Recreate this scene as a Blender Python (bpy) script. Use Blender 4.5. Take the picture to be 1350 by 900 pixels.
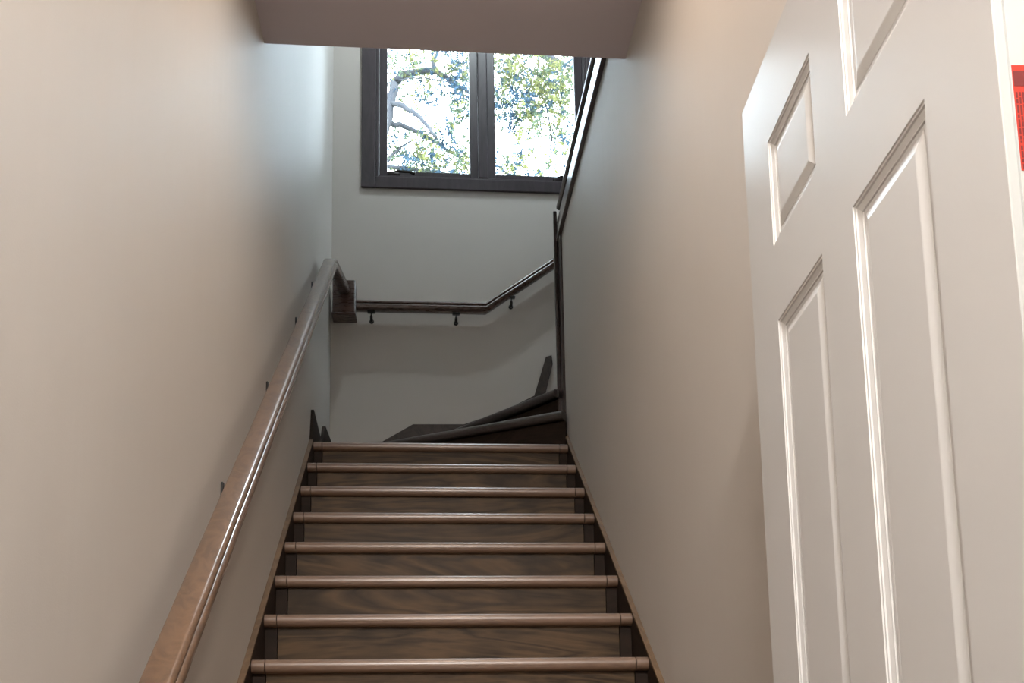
import bpy, bmesh, math, random
from mathutils import Vector, Matrix
random.seed(7)
scn = bpy.context.scene
col = scn.collection
for o in list(bpy.data.objects):
    bpy.data.objects.remove(o)

# ------------------------------------------------------------------ camera
YAW, PITCH, ROLL = 0.0864, 0.1516, -0.0172
cam_d = bpy.data.cameras.new('camera')
cam_d.sensor_fit = 'HORIZONTAL'
cam_d.sensor_width = 36.0
cam_d.lens = 36.0 * 1352.03 / 1350.0
cam_d.shift_x = 0.0
cam_d.shift_y = (811.98 - 450.0) / 1350.0
cam_d.clip_start = 0.02
cam = bpy.data.objects.new('camera', cam_d)
col.objects.link(cam)
_f = Vector((math.sin(YAW) * math.cos(PITCH), math.cos(YAW) * math.cos(PITCH), math.sin(PITCH)))
_r = Vector((math.cos(YAW), -math.sin(YAW), 0))
_u = _r.cross(_f)
r2 = _r * math.cos(ROLL) + _u * math.sin(ROLL)
u2 = -_r * math.sin(ROLL) + _u * math.cos(ROLL)
M = Matrix.Identity(4)
for i in range(3):
    M[i][0], M[i][1], M[i][2] = r2[i], u2[i], -_f[i]
M[0][3], M[1][3], M[2][3] = 0.5309, -3.1926, -0.3596
cam.matrix_world = M
scn.camera = cam

# ------------------------------------------------------------------ world, exposure
SKY = 6.0
w = bpy.data.worlds.new('sky')
scn.world = w
w.use_nodes = True
bg = w.node_tree.nodes['Background']
bg.inputs[0].default_value = (0.78, 0.90, 1.0, 1)
bg.inputs[1].default_value = SKY
vs = scn.view_settings
vs.view_transform = 'Standard'
vs.look = 'None'
vs.exposure = 1.9
vs.gamma = 1.0
vs.use_curve_mapping = False
LAMP_LOW = 30.0      # warm ceiling lamp over the foot of the stairs
LAMP_FILL = 108.0   # added unseen lamp behind the viewer, brightens left wall and door
LAMP_UP = 225.0       # ceiling lamp high above the landing

# ------------------------------------------------------------------ dimensions
RISE, RUN, W = 0.178, 0.2353, 1.242
XL, XR = -0.015, W + 0.015         # wall faces
YB = 2.633                          # back wall face
FLOOR = -7 * RISE
YC, ZC = 0.088, 2.16                # edge and underside of the lower ceiling
Z2 = 14 * RISE                      # upper floor level
ZTOP = 5.25
YF = -4.7
XO = 2.75
YE = 1.86                           # end of the dividing wall
WT = 0.12                           # its thickness

# ------------------------------------------------------------------ materials
def nodemat(name):
    m = bpy.data.materials.new(name)
    m.use_nodes = True
    nt = m.node_tree
    return m, nt, nt.nodes, nt.links, nt.nodes['Principled BSDF']

def paint(name, c, rough=0.5, spec=0.5, bump=0.05, scale=220, coat=0.0, coat_r=0.3, mottle=0.03, stretch=None):
    m, nt, N, L, b = nodemat(name)
    b.inputs['Roughness'].default_value = rough
    b.inputs['Specular IOR Level'].default_value = spec
    b.inputs['Coat Weight'].default_value = coat
    b.inputs['Coat Roughness'].default_value = coat_r
    tc = N.new('ShaderNodeTexCoord')
    n1 = N.new('ShaderNodeTexNoise'); n1.inputs['Scale'].default_value = 2.2; n1.inputs['Detail'].default_value = 4
    L.new(tc.outputs['Object'], n1.inputs['Vector'])
    mx = N.new('ShaderNodeMixRGB')
    mx.inputs[1].default_value = tuple(v * (1 - mottle) for v in c) + (1,)
    mx.inputs[2].default_value = tuple(min(1, v * (1 + mottle)) for v in c) + (1,)
    L.new(n1.outputs['Fac'], mx.inputs[0])
    L.new(mx.outputs[0], b.inputs['Base Color'])
    n2 = N.new('ShaderNodeTexNoise'); n2.inputs['Scale'].default_value = scale; n2.inputs['Detail'].default_value = 3
    L.new(tc.outputs['Object'], n2.inputs['Vector'])
    bp = N.new('ShaderNodeBump'); bp.inputs['Strength'].default_value = bump; bp.inputs['Distance'].default_value = 0.002
    if stretch:
        mp = N.new('ShaderNodeMapping'); mp.inputs['Scale'].default_value = stretch
        n3 = N.new('ShaderNodeTexNoise'); n3.inputs['Scale'].default_value = 1.0; n3.inputs['Detail'].default_value = 2
        L.new(tc.outputs['Object'], mp.inputs['Vector']); L.new(mp.outputs[0], n3.inputs['Vector'])
        b2 = N.new('ShaderNodeBump'); b2.inputs['Strength'].default_value = 0.4; b2.inputs['Distance'].default_value = 0.006
        L.new(n3.outputs['Fac'], b2.inputs['Height'])
        L.new(b2.outputs[0], bp.inputs['Normal'])
    L.new(n2.outputs['Fac'], bp.inputs['Height'])
    L.new(bp.outputs[0], b.inputs['Normal'])
    return m

def wood(name, c0, c1, rough=0.4, axis='x', scale=9.0, spec=0.5, knots=0.0, coat=0.0, contrast=1.0, coat_r=0.25):
    """stained wood: stretched noise bands along one axis, every object shifted by its own random number"""
    m, nt, N, L, b = nodemat(name)
    b.inputs['Specular IOR Level'].default_value = spec
    b.inputs['Coat Weight'].default_value = coat
    b.inputs['Coat Roughness'].default_value = coat_r
    tc = N.new('ShaderNodeTexCoord'); oi = N.new('ShaderNodeObjectInfo')
    add = N.new('ShaderNodeVectorMath'); add.operation = 'MULTIPLY_ADD'
    cmb = N.new('ShaderNodeCombineXYZ')
    for k in range(3):
        L.new(oi.outputs['Random'], cmb.inputs[k])
    L.new(cmb.outputs[0], add.inputs[0]); add.inputs[1].default_value = (37.0, 53.0, 71.0)
    L.new(tc.outputs['Object'], add.inputs[2])
    mp = N.new('ShaderNodeMapping')
    s = {'x': (0.16, 1, 1), 'y': (1, 0.16, 1), 'z': (1, 1, 0.16)}[axis]
    mp.inputs['Scale'].default_value = s
    L.new(add.outputs[0], mp.inputs['Vector'])
    n1 = N.new('ShaderNodeTexNoise'); n1.inputs['Scale'].default_value = scale; n1.inputs['Detail'].default_value = 5; n1.inputs['Distortion'].default_value = 1.2 + knots
    L.new(mp.outputs[0], n1.inputs['Vector'])
    # growth-ring contours of the noise field
    mul = N.new('ShaderNodeMath'); mul.operation = 'MULTIPLY'; mul.inputs[1].default_value = 5.0 + 3 * knots
    L.new(n1.outputs['Fac'], mul.inputs[0])
    fr = N.new('ShaderNodeMath'); fr.operation = 'PINGPONG'; fr.inputs[1].default_value = 0.5
    L.new(mul.outputs[0], fr.inputs[0])
    n2 = N.new('ShaderNodeTexNoise'); n2.inputs['Scale'].default_value = scale * 12; n2.inputs['Detail'].default_value = 3
    L.new(mp.outputs[0], n2.inputs['Vector'])
    sm = N.new('ShaderNodeMath'); sm.operation = 'MULTIPLY_ADD'; sm.inputs[1].default_value = 1.1 * contrast
    L.new(fr.outputs[0], sm.inputs[0])
    ml2 = N.new('ShaderNodeMath'); ml2.operation = 'MULTIPLY'; ml2.inputs[1].default_value = 0.55
    L.new(n2.outputs['Fac'], ml2.inputs[0]); L.new(ml2.outputs[0], sm.inputs[2])
    n4 = N.new('ShaderNodeTexNoise'); n4.inputs['Scale'].default_value = 5.0; n4.inputs['Detail'].default_value = 2
    L.new(add.outputs[0], n4.inputs['Vector'])
    av = N.new('ShaderNodeMath'); av.operation = 'MULTIPLY'
    L.new(sm.outputs[0], av.inputs[0])
    m4 = N.new('ShaderNodeMath'); m4.operation = 'MULTIPLY_ADD'; m4.inputs[1].default_value = 1.2; m4.inputs[2].default_value = 0.4
    L.new(n4.outputs['Fac'], m4.inputs[0]); L.new(m4.outputs[0], av.inputs[1])
    mx = N.new('ShaderNodeMixRGB'); mx.inputs[1].default_value = c0 + (1,); mx.inputs[2].default_value = c1 + (1,)
    mx.use_clamp = True
    L.new(av.outputs[0], mx.inputs[0]); L.new(mx.outputs[0], b.inputs['Base Color'])
    rr = N.new('ShaderNodeMath'); rr.operation = 'MULTIPLY_ADD'; rr.inputs[1].default_value = 0.12; rr.inputs[2].default_value = rough - 0.06
    L.new(n2.outputs['Fac'], rr.inputs[0]); L.new(rr.outputs[0], b.inputs['Roughness'])
    bp = N.new('ShaderNodeBump'); bp.inputs['Strength'].default_value = 0.06; bp.inputs['Distance'].default_value = 0.002
    L.new(n2.outputs['Fac'], bp.inputs['Height']); L.new(bp.outputs[0], b.inputs['Normal'])
    return m

def plain(name, c, rough=0.5, metal=0.0, spec=0.5):
    m, nt, N, L, b = nodemat(name)
    tc = N.new('ShaderNodeTexCoord'); n = N.new('ShaderNodeTexNoise'); n.inputs['Scale'].default_value = 60
    L.new(tc.outputs['Object'], n.inputs['Vector'])
    mx = N.new('ShaderNodeMixRGB'); mx.inputs[1].default_value = tuple(v * .93 for v in c) + (1,); mx.inputs[2].default_value = tuple(min(1, v * 1.07) for v in c) + (1,)
    L.new(n.outputs['Fac'], mx.inputs[0]); L.new(mx.outputs[0], b.inputs['Base Color'])
    b.inputs['Roughness'].default_value = rough; b.inputs['Metallic'].default_value = metal; b.inputs['Specular IOR Level'].default_value = spec
    return m

def emit(name, c, s):
    m = bpy.data.materials.new(name); m.use_nodes = True
    nt = m.node_tree; nt.nodes.clear()
    e = nt.nodes.new('ShaderNodeEmission'); e.inputs[0].default_value = c + (1,); e.inputs[1].default_value = s
    o = nt.nodes.new('ShaderNodeOutputMaterial'); nt.links.new(e.outputs[0], o.inputs[0])
    return m

def glassmat(name):
    m = bpy.data.materials.new(name); m.use_nodes = True
    nt = m.node_tree; nt.nodes.clear()
    t = nt.nodes.new('ShaderNodeBsdfTransparent'); t.inputs[0].default_value = (0.94, 0.97, 0.98, 1)
    g = nt.nodes.new('ShaderNodeBsdfGlossy'); g.inputs['Roughness'].default_value = 0.02
    fz = nt.nodes.new('ShaderNodeFresnel'); fz.inputs[0].default_value = 1.45
    mx = nt.nodes.new('ShaderNodeMixShader'); o = nt.nodes.new('ShaderNodeOutputMaterial')
    nt.links.new(fz.outputs[0], mx.inputs[0]); nt.links.new(t.outputs[0], mx.inputs[1]); nt.links.new(g.outputs[0], mx.inputs[2])
    nt.links.new(mx.outputs[0], o.inputs[0])
    return m

def leafmat(name, c, tr):
    m = bpy.data.materials.new(name); m.use_nodes = True
    nt = m.node_tree; nt.nodes.clear()
    oi = nt.nodes.new('ShaderNodeNewGeometry')
    mx0 = nt.nodes.new('ShaderNodeMixRGB'); mx0.inputs[1].default_value = tuple(v * .6 for v in c) + (1,); mx0.inputs[2].default_value = tuple(min(1, v * 1.3) for v in c) + (1,)
    nt.links.new(oi.outputs['Random Per Island'], mx0.inputs[0])
    d = nt.nodes.new('ShaderNodeBsdfDiffuse'); t = nt.nodes.new('ShaderNodeBsdfTranslucent')
    nt.links.new(mx0.outputs[0], d.inputs[0]); nt.links.new(mx0.outputs[0], t.inputs[0])
    mx = nt.nodes.new('ShaderNodeMixShader'); mx.inputs[0].default_value = tr
    nt.links.new(d.outputs[0], mx.inputs[1]); nt.links.new(t.outputs[0], mx.inputs[2])
    o = nt.nodes.new('ShaderNodeOutputMaterial'); nt.links.new(mx.outputs[0], o.inputs[0])
    return m

MAT = dict(
    wall=paint('wall_paint', (0.53, 0.495, 0.455), rough=0.60, spec=0.5, bump=0.10, scale=260, stretch=(9, 9, 0.3)),
    ceil=paint('ceiling_paint', (0.56, 0.52, 0.56), rough=0.7, spec=0.2, bump=0.08),
    floor=wood('floor_wood', (0.05, 0.03, 0.02), (0.16, 0.10, 0.06), 0.35, 'y'),
    riser=wood('riser_wood', (0.010, 0.0065, 0.0038), (0.112, 0.068, 0.034), 0.5, 'x', 3.6, spec=.25, knots=0.9, contrast=1.1),
    riser_end=wood('riser_end_wood', (0.016, 0.010, 0.007), (0.032, 0.020, 0.014), 0.6, 'x', 6.0, spec=.15),
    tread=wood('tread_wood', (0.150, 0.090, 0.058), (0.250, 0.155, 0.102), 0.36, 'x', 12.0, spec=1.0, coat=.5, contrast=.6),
    tread_shaded=wood('winder_shaded_wood', (0.052, 0.043, 0.040), (0.095, 0.080, 0.074), 0.42, 'x', 12.0, contrast=.6),  # darker tread wood: weaker light on the winders put into the colour
    skirt=wood('skirt_wood', (0.085, 0.052, 0.028), (0.19, 0.118, 0.064), 0.5, 'y', 8.0, spec=.3),
    skirt_dark=wood('skirt_dark_wood', (0.030, 0.022, 0.018), (0.070, 0.050, 0.040), 0.5, 'y', 8.0),
    rail=wood('handrail_wood', (0.070, 0.036, 0.018), (0.150, 0.082, 0.044), 0.38, 'y', 12.0, coat=1.0, coat_r=.17),
    raildark=wood('dark_rail_wood', (0.050, 0.026, 0.020), (0.10, 0.055, 0.040), 0.28, 'x', 10.0, coat=0.6),
    trim=wood('dark_trim_wood', (0.030, 0.020, 0.018), (0.065, 0.042, 0.036), 0.30, 'y', 10.0, coat=0.8, coat_r=.12),
    winframe=wood('window_wood', (0.030, 0.023, 0.027), (0.055, 0.042, 0.048), 0.40, 'z', 10.0),
    iron=plain('black_iron', (0.012, 0.011, 0.012), 0.45),
    bronze=plain('dark_bronze', (0.02, 0.016, 0.014), 0.4, 0.6),
    glass=glassmat('window_glass'),
    door=paint('door_paint', (0.66, 0.655, 0.645), rough=0.24, spec=0.5, bump=0.02, scale=90, mottle=0.01),
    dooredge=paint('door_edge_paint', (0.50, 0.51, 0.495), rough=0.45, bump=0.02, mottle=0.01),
    red=plain('label_red', (0.46, 0.030, 0.014), 0.5),
    redink=plain('label_ink', (0.16, 0.012, 0.010), 0.6),
    white=paint('white_trim_paint', (0.75, 0.74, 0.71), rough=0.4, bump=0.02),
    bark=wood('bark', (0.022, 0.024, 0.030), (0.045, 0.044, 0.046), 0.9, 'z', 9.0, spec=0.1),
    leaf_a=leafmat('leaf_yellow_green', (0.150, 0.150, 0.060), 0.5),
    leaf_b=leafmat('leaf_green', (0.080, 0.100, 0.065), 0.45),
    leaf_c=leafmat('leaf_blue_green', (0.040, 0.066, 0.095), 0.35),
    lawn=plain('lawn_green', (0.10, 0.16, 0.05), 0.9),
    lampglow=emit('lamp_glow_warm', (1.0, 0.82, 0.66), LAMP_LOW),
    lampglow2=emit('lamp_glow_up', (0.86, 1.0, 1.04), LAMP_UP),
    fillglow=emit('lamp_glow_fill', (1.0, 0.96, 0.92), LAMP_FILL),
    brass=plain('lamp_metal', (0.35, 0.30, 0.24), 0.35, 0.8),
)

# ------------------------------------------------------------------ mesh helpers
def new(name, bm, mat, parent=None, smooth=False, mats=None):
    bmesh.ops.recalc_face_normals(bm, faces=bm.faces)
    me = bpy.data.meshes.new(name); bm.to_mesh(me); bm.free()
    for mm in (mats or [mat]):
        me.materials.append(MAT[mm])
    if smooth:
        for p in me.polygons: p.use_smooth = True
    o = bpy.data.objects.new(name, me); col.objects.link(o)
    if parent: o.parent = parent
    return o

def box(bm, x0, x1, y0, y1, z0, z1, bev=0.0):
    r = bmesh.ops.create_cube(bm, size=1)
    for v in r['verts']:
        v.co = Vector((x0 + (v.co.x + .5) * (x1 - x0), y0 + (v.co.y + .5) * (y1 - y0), z0 + (v.co.z + .5) * (z1 - z0)))
    if bev:
        es = list({e for v in r['verts'] for e in v.link_edges})
        bmesh.ops.bevel(bm, geom=es, offset=bev, segments=1, affect='EDGES')

def prism(bm, pts, axis, a, b):
    """extrude a polygon: axis 'x' -> pts are (y,z); 'y' -> (x,z); 'z' -> (x,y)"""
    def mk(p, t):
        return {'x': (t, p[0], p[1]), 'y': (p[0], t, p[1]), 'z': (p[0], p[1], t)}[axis]
    A = [bm.verts.new(mk(p, a)) for p in pts]; B = [bm.verts.new(mk(p, b)) for p in pts]
    n = len(pts)
    bm.faces.new(A); bm.faces.new(B[::-1])
    for i in range(n):
        bm.faces.new((A[i], A[(i + 1) % n], B[(i + 1) % n], B[i]))

def sweep(bm, rings):
    """loft closed rings of equal length, capped"""
    R = [[bm.verts.new(p) for p in r] for r in rings]
    n = len(rings[0])
    for a, b in zip(R, R[1:]):
        for i in range(n):
            bm.faces.new((a[i], a[(i + 1) % n], b[(i + 1) % n], b[i]))
    bm.faces.new(R[0]); bm.faces.new(R[-1][::-1])

def tube(bm, pts, rads, seg=8):
    pts = [Vector(p) for p in pts]; rings = []
    for i, p in enumerate(pts):
        t = (pts[min(i + 1, len(pts) - 1)] - pts[max(i - 1, 0)]).normalized()
        a = t.cross(Vector((0, 0, 1)) if abs(t.z) < .9 else Vector((1, 0, 0))).normalized(); b = t.cross(a)
        r = rads[i] if isinstance(rads, (list, tuple)) else rads
        rings.append([p + (a * math.cos(k * 2 * math.pi / seg) + b * math.sin(k * 2 * math.pi / seg)) * r for k in range(seg)])
    sweep(bm, rings)

def B(): return bmesh.new()

def tag(o, label=None, cat=None, group=None, kind=None):
    if label: o['label'] = label
    if cat: o['category'] = cat
    if group: o['group'] = group
    if kind: o['kind'] = kind
    return o

def empty(name, loc=(0, 0, 0), rz=0.0):
    o = bpy.data.objects.new(name, None); col.objects.link(o)
    o.location = loc; o.rotation_euler = (0, 0, rz); o.empty_display_size = .1
    return o

def dup(src, parent=None, loc=None, rot=None):
    c = src.copy(); col.objects.link(c)
    c.parent = parent
    if loc is not None: c.location = loc
    if rot is not None: c.rotation_euler = rot
    return c

def struct(name, bm, mat, label, cat, smooth=False):
    return tag(new(name, bm, mat, None, smooth), label, cat, None, 'structure')

# ------------------------------------------------------------------ room shell
b = B(); box(b, XL - .15, XL, YF, YB + .2, FLOOR - .1, ZTOP)
struct('wall_left', b, 'wall', 'long beige painted wall on the left carrying the sloping handrail', 'wall')

# dividing wall between the two flights, its top level under the dark cap
b = B()
prism(b, [(-2.44, FLOOR - .1), (YE, FLOOR - .1), (YE, 2.46), (YC, 2.46), (YC, ZC), (-2.44, ZC)], 'x', XR, XR + WT)
struct('wall_right', b, 'wall', 'beige painted wall right of the stairs ending below the window', 'wall')
# thicker wall with the doorway beside the foot of the stairs
DX = 1.10
b = B()
box(b, DX, DX + .16, -2.50, -2.44, FLOOR - .1, ZC)
box(b, XR, XR + WT, -2.44, -2.42, FLOOR - .1, ZC)
box(b, DX, DX + .16, YF, -3.33, FLOOR - .1, ZC)
box(b, DX, DX + .16, -3.33, -2.50, FLOOR + 2.06, ZC)
struct('wall_entry', b, 'wall', 'beige wall around the doorway next to the open white door', 'wall')

wx0, wx1, wz0, wz1 = 0.245, 1.567, 3.245, 4.72     # window opening
b = B()
box(b, XL - .15, wx0, YB, YB + .2, FLOOR - .1, ZTOP)
box(b, wx1, XO, YB, YB + .2, FLOOR - .1, ZTOP)
box(b, wx0, wx1, YB, YB + .2, FLOOR - .1, wz0)
box(b, wx0, wx1, YB, YB + .2, wz1, ZTOP)
struct('wall_back', b, 'wall', 'beige far wall holding the window above the winding steps', 'wall')
vy0, vy1, vz0, vz1 = 1.70, 2.45, 3.7, 4.5      # added unseen window, brings daylight onto the upper left wall
b = B()
box(b, XO, XO + .15, YF, vy0, FLOOR - .1, ZTOP); box(b, XO, XO + .15, vy1, YB + .2, FLOOR - .1, ZTOP)
box(b, XO, XO + .15, vy0, vy1, FLOOR - .1, vz0); box(b, XO, XO + .15, vy0, vy1, vz1, ZTOP)
struct('wall_outer', b, 'wall', 'outer beige wall beyond the upper flight', 'wall')
# front wall behind the viewer
b = B(); box(b, XL - .15, XO + .15, YF - .15, YF, FLOOR - .1, ZTOP)
struct('wall_front', b, 'wall', 'beige wall closing the hall behind the viewer', 'wall')
b = B(); box(b, XL, XO, YF, YB, FLOOR - .1, FLOOR)
struct('floor', b, 'floor', 'dark wooden floor at the foot of the stairs', 'floor')
b = B(); box(b, XL, XR + WT, YF, YC, ZC, Z2)
struct('ceiling', b, 'ceil', 'flat painted ceiling over the stairs ending short of the window', 'ceiling')
b = B(); box(b, XR + WT, XO, YF, 0.95, ZC, Z2)
struct('ceiling_side', b, 'ceil', 'ceiling beside the stairwell carrying the upper floor', 'ceiling')
b = B(); box(b, XL - .15, XO + .15, YF - .15, YB + .2, ZTOP, ZTOP + .12)
struct('ceiling_upper', b, 'ceil', 'ceiling of the upper floor above the stairwell', 'ceiling')

# ------------------------------------------------------------------ window
win = empty('window_1', (0, YB, 0))
tag(win, 'dark wood framed casement window with two panes high on the far wall', 'window', None, 'structure')
def wbox(name, x0, x1, y0, y1, z0, z1, mat='winframe', parent=None, bev=.004):
    b = B(); box(b, x0, x1, y0, y1, z0, z1, bev); return new(name, b, mat, parent or win)
ct = 0.085
wbox('casing', wx0 - ct, wx0, -.018, .0, wz0 - .075, wz1 + ct)
wbox('casing', wx1, wx1 + ct, -.018, .0, wz0 - .075, wz1 + ct)
wbox('casing', wx0, wx1, -.018, .0, wz0 - .075, wz0 + .0)
wbox('casing', wx0, wx1, -.018, .0, wz1, wz1 + ct)
jd = .14
wbox('jamb', wx0, wx0 + .018, .0, jd, wz0, wz1); wbox('jamb', wx1 - .018, wx1, .0, jd, wz0, wz1)
wbox('sill', wx0 + .018, wx1 - .018, .0, jd, wz0, wz0 + .018); wbox('head_jamb', wx0 + .018, wx1 - .018, .0, jd, wz1 - .018, wz1)
mxc = 0.907
wbox('mullion', mxc - .028, mxc + .028, .0, jd, wz0 + .018, wz1 - .018)
for side, (sx0, sx1) in enumerate(((wx0 + .020, mxc - .030), (mxc + .030, wx1 - .020))):
    sash = wbox('sash', sx0, sx0 + .05, .055, .10, wz0 + .02, wz1 - .02)
    b = B()
    z0, z1 = wz0 + .02, wz1 - .02
    box(b, sx1 - .05, sx1, .055, .10, z0, z1, .003)
    box(b, sx0 + .05, sx1 - .05, .055, .10, z0, z0 + .06, .003)
    box(b, sx0 + .05, sx1 - .05, .055, .10, z1 - .06, z1, .003)
    new('sash_rail', b, 'winframe', sash)
    b = B(); box(b, sx0 + .045, sx1 - .045, .074, .080, z0 + .055, z1 - .055)
    new('glass_pane', b, 'glass', sash)
    # folded casement crank on the sill
    cx = sx0 + .055 if side == 0 else sx1 - .21
    b = B()
    box(b, cx, cx + .075, .006, .05, wz0 + .018, wz0 + .045, .006)
    tube(b, [(cx + .03, .02, wz0 + .045), (cx + .06, .018, wz0 + .056), (cx + .13, .018, wz0 + .054), (cx + .165, .018, wz0 + .040)], [.010, .009, .008, .011], 8)
    new('crank_handle', b, 'bronze', win, True)

w2 = empty('window_added', (XO, vy0, vz0)); tag(w2, 'added unseen window lighting the upper stairwell', 'window', None, 'structure')
vw, vh = vy1 - vy0, vz1 - vz0
for y0, y1, z0, z1 in ((0, .07, 0, vh), (vw - .07, vw, 0, vh), (.07, vw - .07, 0, .07), (.07, vw - .07, vh - .07, vh), (vw / 2 - .03, vw / 2 + .03, .07, vh - .07)):
    b = B(); box(b, .03, .09, y0, y1, z0, z1, .003); new('window_frame', b, 'winframe', w2)
for y0, y1 in ((.07, vw / 2 - .03), (vw / 2 + .03, vw - .07)):
    b = B(); box(b, .056, .062, y0, y1, .07, vh - .07); new('glass_pane', b, 'glass', w2)

# ------------------------------------------------------------------ staircase
st = empty('staircase', (W / 2, 0, FLOOR))
tag(st, 'dark stained wooden staircase with rounded nosings turning right under the window', 'staircase')
PX, PY, PZ = -W / 2, 0, -FLOOR          # world -> staircase-local offset
JO = 0.041                               # end pieces at both sides of each step
TH, NOSE = 0.043, 0.031

def nose_profile(depth, th=TH):
    """tread section (y, z): rounded nosing at y=0, top at z=0"""
    p = []
    r = th / 2
    for k in range(9):
        a = math.pi / 2 + math.pi * k / 8
        p.append((r + r * math.cos(a), -r + r * math.sin(a)))
    return p + [(depth, -th), (depth, 0)]

def tread_mesh(x0, x1, depth):
    b = B(); prism(b, nose_profile(depth), 'x', x0, x1); return b

DEP = RUN + NOSE + .02
gap = 0.0015
proto = {}
def piece(key, maker, mat, name, loc, smooth=False):
    if key not in proto:
        o = new(name, maker(), mat, st); proto[key] = o
    else:
        o = dup(proto[key], st)
    o.location = loc
    return o
def riser_bm(x0, x1, z0=None):
    b = B(); box(b, x0, x1, NOSE, NOSE + .018, -RISE, -TH); return b
for i in range(-6, 8):
    y, z = i * RUN, i * RISE
    loc = (PX, y, z + PZ)
    d = DEP if i < 7 else DEP
    piece('t', lambda: tread_mesh(JO + gap, W - JO - gap, DEP), 'tread', 'tread', loc)
    piece('tl', lambda: tread_mesh(0, JO - gap, DEP), 'tread', 'tread_end', loc)
    piece('tr', lambda: tread_mesh(W - JO + gap, W, DEP), 'tread', 'tread_end', loc)
    piece('r', lambda: riser_bm(JO + gap, W - JO - gap), 'riser', 'riser', loc)
    piece('rl', lambda: riser_bm(0, JO - gap), 'riser_end', 'riser_end', loc)
    piece('rr', lambda: riser_bm(W - JO + gap, W), 'riser_end', 'riser_end', loc)

def smooth_noses():
    for k in ('t', 'tl', 'tr'):
        me = proto[k].data
        for p in me.polygons:
            p.use_smooth = abs(p.normal.x) < .5
        me.set_sharp_from_angle(angle=math.radians(50)) if hasattr(me, 'set_sharp_from_angle') else None
smooth_noses()

# winder steps: nosing lines fan out from the end of the dividing wall
def winder(pivot, ang, length, z, poly):
    """poly: plan outline of the tread behind the nosing (world x, y)"""
    c, s = math.cos(ang), math.sin(ang)
    b = B()
    prism(b, poly, 'z', z - TH + PZ - .0, z + PZ)
    for v in b.verts: v.co.x += PX
    o = new('winder_tread', b, 'tread_shaded', st)
    # rounded nosing bar along the front line
    b = B()
    A = Vector((pivot[0], pivot[1], z - TH / 2)); E = A + Vector((-c, s, 0)) * length
    nrm = Vector((-s, -c, 0)); rings = []
    for P in (A, E):
        ring = []
        for k in range(9):
            a = math.pi / 2 + math.pi * k / 8
            ring.append(P - nrm * (TH / 2 * math.cos(a) + .012) * 1 + Vector((0, 0, TH / 2 * math.sin(a))))
        ring += [P - nrm * .06 + Vector((0, 0, -TH / 2)), P - nrm * .06 + Vector((0, 0, TH / 2))]
        rings.append([q + Vector((PX, 0, PZ)) for q in ring])
    sweep(b, rings)
    n = new('nosing', b, 'tread_shaded', o)
    b = B()
    A = Vector((pivot[0], pivot[1], 0)) - nrm * .042; E = A + Vector((-c, s, 0)) * length
    q = [A, E, E - nrm * .018, A - nrm * .018]
    prism(b, [(v.x, v.y) for v in q], 'z', z - RISE + PZ - .0, z - TH + PZ)
    for v in b.verts: v.co.x += PX
    new('winder_riser', b, 'riser_end', st)
    return o
X9 = 1.242 - (YB - 1.80) / math.tan(math.radians(52))
L8 = W / math.cos(math.radians(30)) - .004
winder((1.238 - .022 * math.cos(math.radians(30)), 1.655 + .022 * math.sin(math.radians(30))), math.radians(30), L8 - .024, 8 * RISE, [(1.23, 1.69), (.01, 2.40), (.01, YB - .004), (1.23, YB - .004)])
L9 = (YB - 1.80) / math.sin(math.radians(52)) - .012
winder((1.238 - .05 * math.cos(math.radians(52)), 1.80 + .05 * math.sin(math.radians(52))), math.radians(52), L9 - .11, 9 * RISE, [(1.23, 1.835), (X9 + .05, YB - .004), (1.36, YB - .004), (1.36, YE + .01), (1.25, YE + .01)])
# landing fill behind the last straight nosing
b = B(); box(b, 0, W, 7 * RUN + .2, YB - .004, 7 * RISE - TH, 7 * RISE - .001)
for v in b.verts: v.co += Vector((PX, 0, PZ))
new('winder_tread', b, 'tread_shaded', st)
# skirt boards beside the steps
SH = 0.014
s_ = RISE / RUN
def rk(y, h): return (y, y * s_ + h)
left = [(-6 * RUN - .12, FLOOR), (-6 * RUN - .12, -6 * RISE + SH), rk(-6 * RUN, SH), rk(1.60, SH), (1.655, 1.405), (1.70, 1.405), (2.05, 1.372), (2.075, 1.375), (2.19, 1.505), (2.24, 1.525), (YB - .018, 1.555),
        (YB - .018, 7 * RISE - TH), (1.72, 7 * RISE - .25), rk(-5 * RUN, -.30), (-5 * RUN, FLOOR)]
b = B(); prism(b, left, 'x', XL + .0005, -.0005)
for v in b.verts: v.co += Vector((PX, 0, PZ))
new('skirt_board', b, 'riser_end', st)
right = [(-6 * RUN - .12, FLOOR), (-6 * RUN - .12, -6 * RISE + SH - .014), rk(-6 * RUN, SH - .014), rk(1.80, SH - .014), (1.84, 1.40), (1.84, 1.20), (1.72, 7 * RISE - .25), rk(-5 * RUN, -.30), (-5 * RUN, FLOOR)]
b = B(); prism(b, right, 'x', W + .0005, XR - .0005)
for v in b.verts: v.co += Vector((PX, 0, PZ))
new('skirt_board', b, 'riser_end', st)
for xa, xb, h, ye in ((XL + .0005, .004, SH, 1.60), (W - .003, XR - .0005, SH - .014, 1.80)):
    b = B(); prism(b, [rk(-6 * RUN, h + .001), rk(ye, h + .001), rk(ye, h + .011), rk(-6 * RUN, h + .011)], 'x', xa, xb)
    for v in b.verts: v.co += Vector((PX, 0, PZ))
    new('skirt_cap', b, 'skirt', st)
back = [(0, 1.25), (0, 1.555), (.29, 1.565), (.47, 1.673), (.77, 1.677), (1.0, 1.76), (1.19, 1.86), (1.265, 2.105), (1.30, 2.115), (1.305, 2.06), (1.255, 1.86), (1.255, 1.25)]
b = B(); prism(b, back, 'y', YB - .0175, YB - .0005)
for v in b.verts: v.co += Vector((PX, 0, PZ))
new('skirt_board', b, 'skirt_dark', st)

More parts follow.
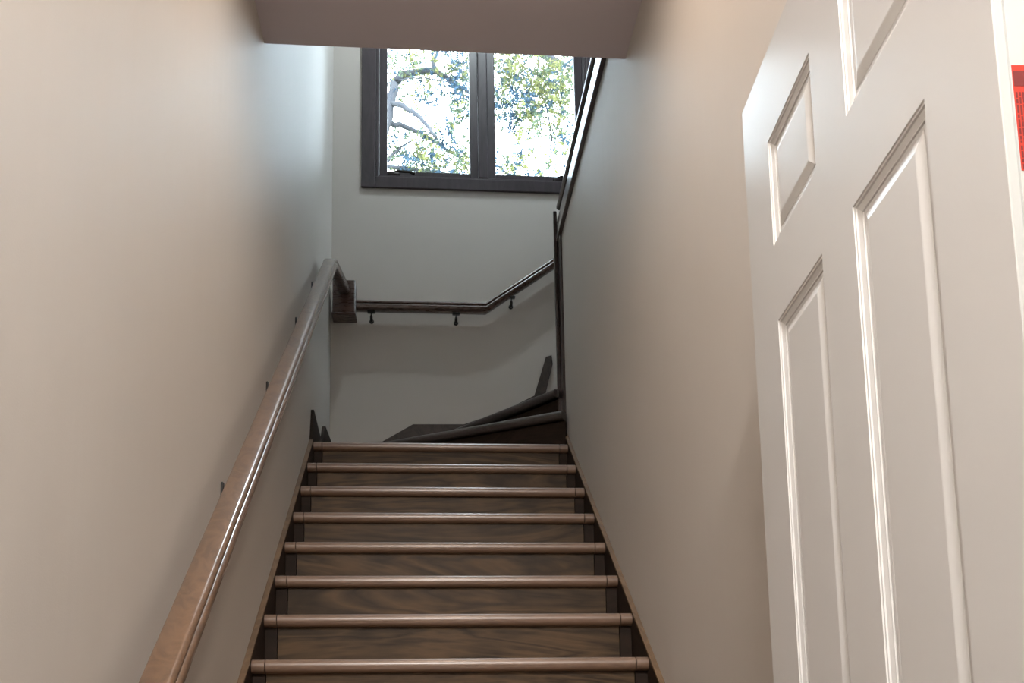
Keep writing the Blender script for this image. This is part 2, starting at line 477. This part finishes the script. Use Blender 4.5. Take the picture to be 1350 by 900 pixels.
# ------------------------------------------------------------------ cap and end boards of the dividing wall
t = empty('trim_1', (XR, YC, 2.42))
tag(t, 'dark glossy wooden cap moulding along the top of the right wall', 'trim', None, 'structure')
def tb(name, x0, x1, y0, y1, z0, z1, mat='trim', bev=.003, parent=None):
    b = B(); box(b, x0 - XR, x1 - XR, y0 - YC, y1 - YC, z0 - 2.42, z1 - 2.42, bev); return new(name, b, mat, parent or t)
tb('lower_moulding', XR - .020, XR + WT + .02, YC + .004, YE + .02, 2.425, 2.462)
tb('fascia_board', XR - .014, XR + WT + .014, YC + .004, YE + .014, 2.462, 2.535)
tb('cap_core', XR + .004, XR + WT - .004, YC + .004, YE, 2.535, 2.612)
tb('cap_bead', XR - .012, XR + WT + .012, YC + .004, YE + .014, 2.612, 2.645, bev=.010)
t2 = empty('trim_2', (XR, YE, 1.4))
tag(t2, 'dark upright wooden boards finishing the free end of the right wall', 'trim', None, 'structure')
def tb2(name, x0, x1, y0, y1, z0, z1, mat='trim'):
    b = B(); box(b, x0 - XR, x1 - XR, y0 - YE, y1 - YE, z0 - 1.4, z1 - 1.4, .003); return new(name, b, mat, t2)
tb2('end_casing', XR - .012, XR + .03, YE - .085, YE + .001, 1.42, 2.424)
tb2('end_board', XR - .03, XR + WT + .012, YE + .0012, YE + .021, 1.45, 2.424)
tb2('corner_board', XR - .032, XR - .0125, YE - .01, YE + .001, 1.74, 2.60)

# ------------------------------------------------------------------ handrails
PROF = [(0, -.004), (.004, 0), (.045, 0)]
PROF += [(.045 + .014 * math.sin(k * math.pi / 12), -.0145 + .0145 * math.cos(k * math.pi / 12)) for k in range(1, 7)]
PROF += [(.0585, -.0175), (.0535, -.0205), (.0535, -.0240)]
PROF += [(.0535 + .011 * math.sin(k * math.pi / 10), -.0375 + .013 * math.cos(k * math.pi / 10)) for k in range(1, 6)]
PROF += [(.0635, -.0490), (.057, -.056), (.046, -.060), (.012, -.060), (.004, -.056), (0, -.048)]
RX, RZ, RS = 0.035, 0.880, 0.785
YE1 = 1.70
hr = empty('wall_handrail', (RX, -1.9, RZ - RS * 1.9))
tag(hr, 'brown wooden handrail sloping up along the left wall on black brackets', 'handrail')
def prof_ring(P, side, up=Vector((0, 0, 1)), sc=1.0):
    return [Vector(P) + side * u * sc + up * v * sc for u, v in PROF]
def rail_piece(name, pts, side, mat, parent, sc=1.0):
    """pts: list of top wall-side points; side: unit vector away from the wall"""
    b = B(); rings = []
    sides = side if isinstance(side, list) else [side] * len(pts)
    for P, s in zip(pts, sides): rings.append(prof_ring(P, s, sc=sc))
    sweep(b, rings)
    for v in b.verts: v.co -= parent.location
    o = new(name, b, mat, parent)
    for p in o.data.polygons: p.use_smooth = True
    o.data.set_sharp_from_angle(angle=math.radians(40))
    return o
ex = Vector((1, 0, 0))
rp = lambda y: Vector((RX, y, RZ + RS * y))
rail_piece('rail', [rp(-1.9), rp(.80)], ex, 'rail', hr)
rail_piece('rail', [rp(.8015), rp(YE1)], ex, 'rail', hr)
# gentler length from the top of the flight to the corner block
rail_piece('rail_extension', [rp(YE1 + .001), Vector((RX, YE1 + .10, RZ + RS * YE1 + .055)), Vector((RX + .01, YB - .14, 2.475))], ex, 'raildark', hr)
b = B(); box(b, .006, .138, YB - .14, YB - .035, 2.305, 2.505, .004)
for v in b.verts: v.co -= hr.location
new('corner_block', b, 'raildark', hr)
b = B(); box(b, .002, .142, YB - .146, YB - .03, 2.288, 2.304, .003)
for v in b.verts: v.co -= hr.location
new('block_foot', b, 'raildark', hr)

def bracket_bm(out=.068, drop=.072):
    """wall bracket: rosette on the wall plane x=0, arm curving out and up to a saddle; origin at rail underside"""
    b = B()
    if drop > .06:
        box(b, .0005, .008, -.009, .009, -drop - .035, -drop + .036, .003)
    else:
        tube(b, [(0.0005, 0, -drop), (.006, 0, -drop), (.012, 0, -drop)], [.014, .014, .009], 12)
    tube(b, [(.008, 0, -drop), (.028, 0, -drop - .006), (.048, 0, -drop + .010), (.060, 0, -drop + .045), (out - .004, 0, -.006)], [.009, .0085, .008, .0075, .0075], 8)
    box(b, out - .022, out + .014, -.022, .022, -.007, -.0005, .002)
    return b
first = None
for y in (-1.65, -.45, .28, 1.02, 1.60):
    loc = Vector((XL, y, RZ + RS * y - .060)) - hr.location
    if first is None:
        first = new('bracket', bracket_bm(), 'iron', hr, True)
    o = first if first.location.length == 0 else dup(first, hr)
    o.location = loc

bx0 = 0.139
br = empty('wall_handrail', (bx0, YB - .03, 2.40))
tag(br, 'dark handrail on the far wall running level and then climbing right', 'handrail')
KX = 0.905
ZB = 2.412
sy = Vector((0, -1, 0))
rail_piece('rail', [Vector((bx0, YB - .03, ZB)), Vector((KX, YB - .03, ZB)), Vector((2.2, YB - .03, ZB + (2.2 - KX) * .715))], sy, 'raildark', br)
fb = None
for x in (.226, .728, 1.06, 1.65):
    z = (ZB if x < KX else ZB + (x - KX) * .715) - .060
    if fb is None:
        bm_ = bracket_bm(.058, .040)
        bmesh.ops.rotate(bm_, cent=(0, 0, 0), matrix=Matrix.Rotation(-math.pi / 2, 3, 'Z'), verts=bm_.verts)
        fb = new('bracket', bm_, 'iron', br, True); o = fb
    else:
        o = dup(fb, br)
    o.location = Vector((x, YB, z)) - br.location

# ------------------------------------------------------------------ white six-panel door, folded back beside the wall
DW, DH, DT = 0.814, 2.03, 0.044
DY = 0.0532
sc = 1.88
C0 = Vector((0.5309, -3.1926, -0.3596))
near = C0 + (Vector((0.808, -2.764, 0.25)) - C0) * sc
door = empty('door_1', (near.x, near.y, FLOOR + .008), 0)
door.rotation_euler = (0, 0, math.pi / 2 - DY)
tag(door, 'open white six-panel door standing beside the right wall', 'door', None, 'structure')
door_top = C0.z + (0.25 - C0.z) * sc - (FLOOR + .008)
# local frame: x along the leaf away from the viewer, y = +DT is hidden side ; visible face at y=0 looks to the left
DH = door_top
cols = [(0.142, 0.353), (0.470, 0.680)]
rows = [(DH - 1.79, DH - 1.31), (DH - 1.115, DH - .449), (DH - .324, DH - .144)]
b = B()
xs = [0, cols[0][0], cols[0][1], cols[1][0], cols[1][1], DW]
zs = [0] + [v for r in rows for v in r] + [DH]
for yy in (0, -DT):
    for i in range(5):
        for j in range(7):
            if i in (1, 3) and j in (1, 3, 5): continue
            b.faces.new([b.verts.new(p) for p in ((xs[i], yy, zs[j]), (xs[i + 1], yy, zs[j]), (xs[i + 1], yy, zs[j + 1]), (xs[i], yy, zs[j + 1]))])
# rims: far edge, top, bottom and the near (hinge) edge with its folded-skin groove
def quad(b, *pts): b.faces.new([b.verts.new(p) for p in pts])
quad(b, (DW, 0, 0), (DW, -DT, 0), (DW, -DT, DH), (DW, 0, DH))
quad(b, (0, 0, 0), (DW, 0, 0), (DW, -DT, 0), (0, -DT, 0)); quad(b, (0, 0, DH), (DW, 0, DH), (DW, -DT, DH), (0, -DT, DH))
bmesh.ops.remove_doubles(b, verts=b.verts, dist=1e-5)
leaf = new('leaf', b, 'door', door)
b = B()
ed = [(0, 0.0), (-.0012, -.0012), (-.0012, -.0085), (.0015, -.0095), (.0015, -.0110), (-.0004, -.0120), (-.0004, -.0335), (.0015, -.0345), (.0015, -.0355), (-.0012, -.0365), (-.0012, -DT + .001), (0, -DT)]
for (xa, ya), (xb, yb) in zip(ed, ed[1:]):
    quad(b, (xa, ya, 0), (xb, yb, 0), (xb, yb, DH), (xa, ya, DH))
bmesh.ops.remove_doubles(b, verts=b.verts, dist=1e-6)
new('hinge_edge', b, 'dooredge', door)
def panel_bm(wd, ht):
    rings = [(0, 0), (.0012, .0016), (.004, .0018), (.0052, .0038), (.0125, .0062), (.0145, .0062), (.0155, .0080), (.0215, .0080), (.0225, .0072), (.036, .0036), (.0385, .0032)]
    b = B()
    for sgn, base in ((-1, 0), (1, -DT)):
        prev = None
        for ins, dp in rings:
            cur = [b.verts.new(p) for p in ((ins, base + sgn * dp, ins), (wd - ins, base + sgn * dp, ins), (wd - ins, base + sgn * dp, ht - ins), (ins, base + sgn * dp, ht - ins))]
            if prev:
                for k in range(4): b.faces.new((prev[k], prev[(k + 1) % 4], cur[(k + 1) % 4], cur[k]))
            prev = cur
        b.faces.new(prev)
    return b
for (c0, c1) in cols:
    for (z0, z1) in rows:
        o = new('panel', panel_bm(c1 - c0, z1 - z0), 'door', door)
        o.location = (c0, 0, z0)
# red paper label on the hinge edge
lz0 = C0.z + (-0.079 - C0.z) * sc - (FLOOR + .008) - .003
lz1 = C0.z + (-0.027 - C0.z) * sc - (FLOOR + .008) + .003
b = B(); box(b, -.0008, -.0002, -.0345, -.0130, lz0, lz1)
lab = new('label_sticker', b, 'red', door)
lab['label'] = 'red paper sticker with dark print on the door edge'
b = B()
xx0, xx1 = -.00095, -.00082
box(b, xx0, xx1, -.033, -.0138, lz1 - .021, lz1 - .006)
for k in range(6):
    y = -.0162 - k * .003
    z = lz1 - .027
    while z > lz0 + .028:
        l = random.uniform(.003, .011); box(b, xx0, xx1, y, y + .0017, max(z - l, lz0 + .027), z); z -= l + .0014
    z = lz0 + .024
    while z > lz0 + .009:
        l = random.uniform(.004, .009); box(b, xx0, xx1, y, y + .0018, max(z - l, lz0 + .008), z); z -= l + .0012
box(b, xx0, xx1, -.032, -.0145, lz0 + .001, lz0 + .006)
new('label_print', b, 'redink', lab)
# hinges
for hz in (.25, DH / 2, DH - .25):
    b = B(); tube(b, [(-.006, -DT - .006, hz - .05), (-.006, -DT - .006, hz + .05)], .006, 10)
    new('hinge', b, 'brass', door, True)

# ------------------------------------------------------------------ ceiling lamps (out of view; the hall one is added fill)
def ceiling_lamp(loc, rad, glow, label, flat=False):
    e = empty('ceiling_lamp', loc); tag(e, label, 'lamp')
    b = B(); n = 28
    prof = [(rad * .95, -.0005), (rad, -.012), (rad, -.03), (rad * .9, -.034), (rad * .82, -.030), (rad * .82, -.004), (rad * .82, -.0005)]
    rg = [[b.verts.new((r * math.cos(k * 2 * math.pi / n), r * math.sin(k * 2 * math.pi / n), z)) for k in range(n)] for r, z in prof]
    for p_, q_ in zip(rg, rg[1:] + rg[:1]):
        for k in range(n): b.faces.new((p_[k], p_[(k + 1) % n], q_[(k + 1) % n], q_[k]))
    new('rim', b, 'brass', e, True)
    b = B(); tube(b, [(0, 0, -.018), (0, 0, -.024), (0, 0, -.026)] if flat else [(0, 0, -.0305), (0, 0, -.05), (0, 0, -.075), (0, 0, -.085)], [rad * .8, rad * .8, rad * .78] if flat else [rad * .88, rad * .9, rad * .6, rad * .2], 24); new('shade', b, glow, e, True)
    return e
ceiling_lamp((.66, -1.0, ZC), .13, 'lampglow', 'flat round ceiling lamp over the foot of the stairs', True)
ceiling_lamp((.64, -3.6, ZC), .24, 'fillglow', 'added unseen fill lamp in the hall behind the viewer', True)
b = B(); box(b, DX + .16, XO, YF, -2.0, ZC - .4, ZC)
struct('ceiling_room', b, 'ceil', 'ceiling of the side room beyond the doorway', 'ceiling')
ceiling_lamp((.90, 1.84, ZTOP), .062, 'lampglow2', 'round ceiling lamp high above the stair landing')

# ------------------------------------------------------------------ outside: lawn and tree
b = B(); box(b, -14, 16, YB + .3, 30, FLOOR - .5, FLOOR - .3)
tag(new('lawn', b, 'lawn'), 'green lawn outside below the window', 'lawn', None, 'structure')
tree = empty('tree', (-1.7, 8.1, FLOOR - .3))
tag(tree, 'leafy tree with arching branches seen through the window', 'tree')
def limb(name, pts, r0, r1, seg=7):
    b = B(); n = len(pts)
    pts2, rr = [], []
    for i in range(n - 1):
        for k in range(3):
            f = k / 3
            p = Vector(pts[i]).lerp(Vector(pts[i + 1]), f)
            j = .012 if 0 < i * 3 + k else 0
            pts2.append(p + Vector((random.uniform(-j, j), random.uniform(-j, j), random.uniform(-j, j)))); rr.append(r0 + (r1 - r0) * (i + f) / (n - 1))
    pts2.append(Vector(pts[-1])); rr.append(r1)
    tube(b, pts2, rr, seg)
    for v in b.verts: v.co -= tree.location
    return new(name, b, 'bark', tree, True)
limb('trunk', [(-1.7, 8.1, FLOOR - .4), (-1.66, 8.1, 1.5), (-1.6, 8.12, 4.0), (-1.45, 8.1, 5.8)], .24, .15, 10)
limb('trunk', [(-1.45, 8.1, 5.8), (-1.3, 8.3, 7.2), (-.6, 8.5, 8.7), (.6, 8.6, 9.1), (1.89, 8.6, 8.87), (2.13, 8.6, 8.69), (2.26, 8.6, 8.57), (2.31, 8.6, 8.45)], .14, .02, 9)
limb('branch', [(-1.5, 8.1, 5.6), (-.6, 8.0, 6.3), (0.0, 8.0, 6.96), (0.12, 8.03, 7.38), (0.16, 8.07, 7.6), (0.2, 8.1, 7.85), (0.29, 8.13, 7.99), (0.43, 8.17, 8.07), (0.68, 8.2, 8.13), (0.8, 8.23, 8.09), (0.92, 8.27, 8.04), (1.05, 8.3, 7.96), (1.25, 8.3, 7.8)], .085, .010, 8)
limb('branch', [(0.68, 8.2, 8.13), (0.66, 8.23, 8.26), (0.72, 8.27, 8.4), (0.81, 8.3, 8.64)], .03, .012)
limb('branch', [(0.15, 8.03, 7.54), (0.3, 7.9, 7.43), (0.41, 7.8, 7.28), (0.55, 7.7, 7.08), (0.69, 7.6, 6.84)], .034, .020)
limb('branch', [(-1.42, 8.1, 6.2), (-.7, 8.0, 7.1), (-0.12, 8.0, 7.32), (0.11, 8.09, 7.32), (0.25, 8.17, 7.36), (0.41, 8.26, 7.37), (0.55, 8.34, 7.36), (0.76, 8.43, 7.29), (0.97, 8.51, 7.19), (1.18, 8.6, 7.1)], .05, .010)
limb('branch', [(0.24, 8.1, 7.9), (0.43, 8.0, 7.87), (0.61, 8.0, 7.87), (0.8, 8.0, 7.83), (0.96, 8.0, 7.84)], .010, .006)
limb('branch', [(-.75, 8.0, 6.15), (-0.0, 8.0, 6.7), (0.13, 8.07, 6.85), (0.27, 8.13, 7.05), (0.45, 8.2, 7.19)], .03, .008)
limb('branch', [(-1.0, 8.0, 6.0), (-0.0, 8.0, 6.74), (0.15, 8.1, 6.77), (0.55, 8.2, 6.79), (0.94, 8.3, 6.81), (1.17, 8.4, 6.81), (1.38, 8.3, 6.98), (1.52, 8.3, 6.89), (1.68, 8.3, 6.81), (1.82, 8.3, 6.58)], .03, .008)
limb('branch', [(0.92, 8.27, 8.02), (.93, 8.2, 7.7), (0.91, 8.2, 7.43), (0.84, 8.2, 7.25)], .010, .006)
limb('branch', [(0.84, 8.2, 7.66), (1.04, 8.2, 7.8), (1.15, 8.2, 7.64)], .009, .006)
limb('branch', [(2.13, 8.6, 8.69), (2.2, 8.6, 8.68), (2.43, 8.6, 8.55), (2.69, 8.6, 8.4)], .024, .012)
limb('branch', [(2.0, 8.6, 8.8), (1.98, 8.5, 8.2), (2.09, 8.4, 7.77), (2.12, 8.4, 7.4), (2.11, 8.4, 7.07), (2.07, 8.4, 6.87), (2.02, 8.4, 6.59)], .012, .006)
limb('branch', [(2.0, 8.5, 8.12), (2.09, 8.5, 7.96), (2.26, 8.5, 7.87), (2.43, 8.5, 7.82), (2.71, 8.5, 7.82)], .010, .006)

verts, faces, mids = [], [], []
def leaf_at(P, d, ln, wd, mi):
    d = d.normalized()
    s = d.cross(Vector((random.uniform(-1, 1), random.uniform(-1, 1), random.uniform(-1, 1)))).normalized()
    n = len(verts)
    nn = d.cross(s) * wd * .35
    verts.extend([P, P + d * ln * .45 + s * wd + nn, P + d * ln, P + d * ln * .45 - s * wd + nn])
    faces.extend([(n, n + 1, n + 2), (n, n + 2, n + 3)]); mids.extend([mi, mi])
def clump(c, weights, big=1.0):
    d = Vector((random.gauss(0, 1), random.gauss(0, 1), random.gauss(0, .6) - .25)).normalized()
    ln = random.uniform(.10, .24) * big
    mi = random.choices((0, 1, 2), weights)[0]
    k = random.randint(7, 12)
    for q in range(k):
        P = Vector(c) + d * ln * q / k
        for sg in (-1, 1):
            dd = d * .5 + Vector((random.gauss(0, 1), random.gauss(0, 1), random.gauss(0, 1))).normalized() * .9
            leaf_at(P, dd, random.uniform(.028, .050) * big, random.uniform(.008, .014) * big, mi)
REG = [(.30, 1.14, 7.98, 8.32, 46, (5, 3, 3)), (.86, 1.16, 7.50, 8.15, 34, (1, 2, 6)), (.42, .72, 7.70, 7.88, 6, (1, 2, 5)), (.10, .3, 7.8, 8.3, 9, (4, 3, 2)),
       (.08, 1.14, 6.56, 7.18, 105, (4, 3, 4)), (.76, .92, 7.15, 7.45, 5, (1, 2, 4)), (.45, .75, 7.1, 7.3, 7, (4, 3, 2)),
       (1.40, 2.38, 7.85, 8.34, 120, (7, 4, 1)), (1.75, 2.28, 7.55, 7.9, 34, (6, 3, 2)), (1.42, 1.86, 7.48, 7.78, 34, (1, 3, 6)),
       (2.15, 2.42, 7.10, 7.65, 20, (2, 3, 4)), (1.42, 1.78, 6.58, 6.95, 26, (3, 3, 4)), (1.68, 1.92, 7.2, 7.55, 10, (4, 3, 2)), (1.85, 2.2, 6.6, 7.15, 12, (4, 3, 1))]
for x0, x1, z0, z1, n, wt in REG:
    for q in range(int(n * 2.7)):
        clump((random.uniform(x0, x1), 8.2 + random.uniform(-.35, .35), random.uniform(z0, z1)), wt)
for q in range(900):      # the rest of the crown around the part framed by the window
    for _ in range(20):
        c = Vector((random.gauss(.2, 2.0), random.gauss(8.5, 1.1), random.gauss(7.7, 1.4)))
        if not (-.25 < c.x < 2.9 and 6.0 < c.z < 8.9) and 5.2 < c.z < 11 and c.y > 6.4: break
    else: continue
    clump(c, (4, 4, 3), 1.3)
me = bpy.data.meshes.new('foliage')
me.from_pydata([v - tree.location for v in verts], [], faces)
for mm in ('leaf_a', 'leaf_b', 'leaf_c'): me.materials.append(MAT[mm])
me.polygons.foreach_set('material_index', mids)
fo = bpy.data.objects.new('foliage', me); col.objects.link(fo); fo.parent = tree
fo['kind'] = 'stuff'
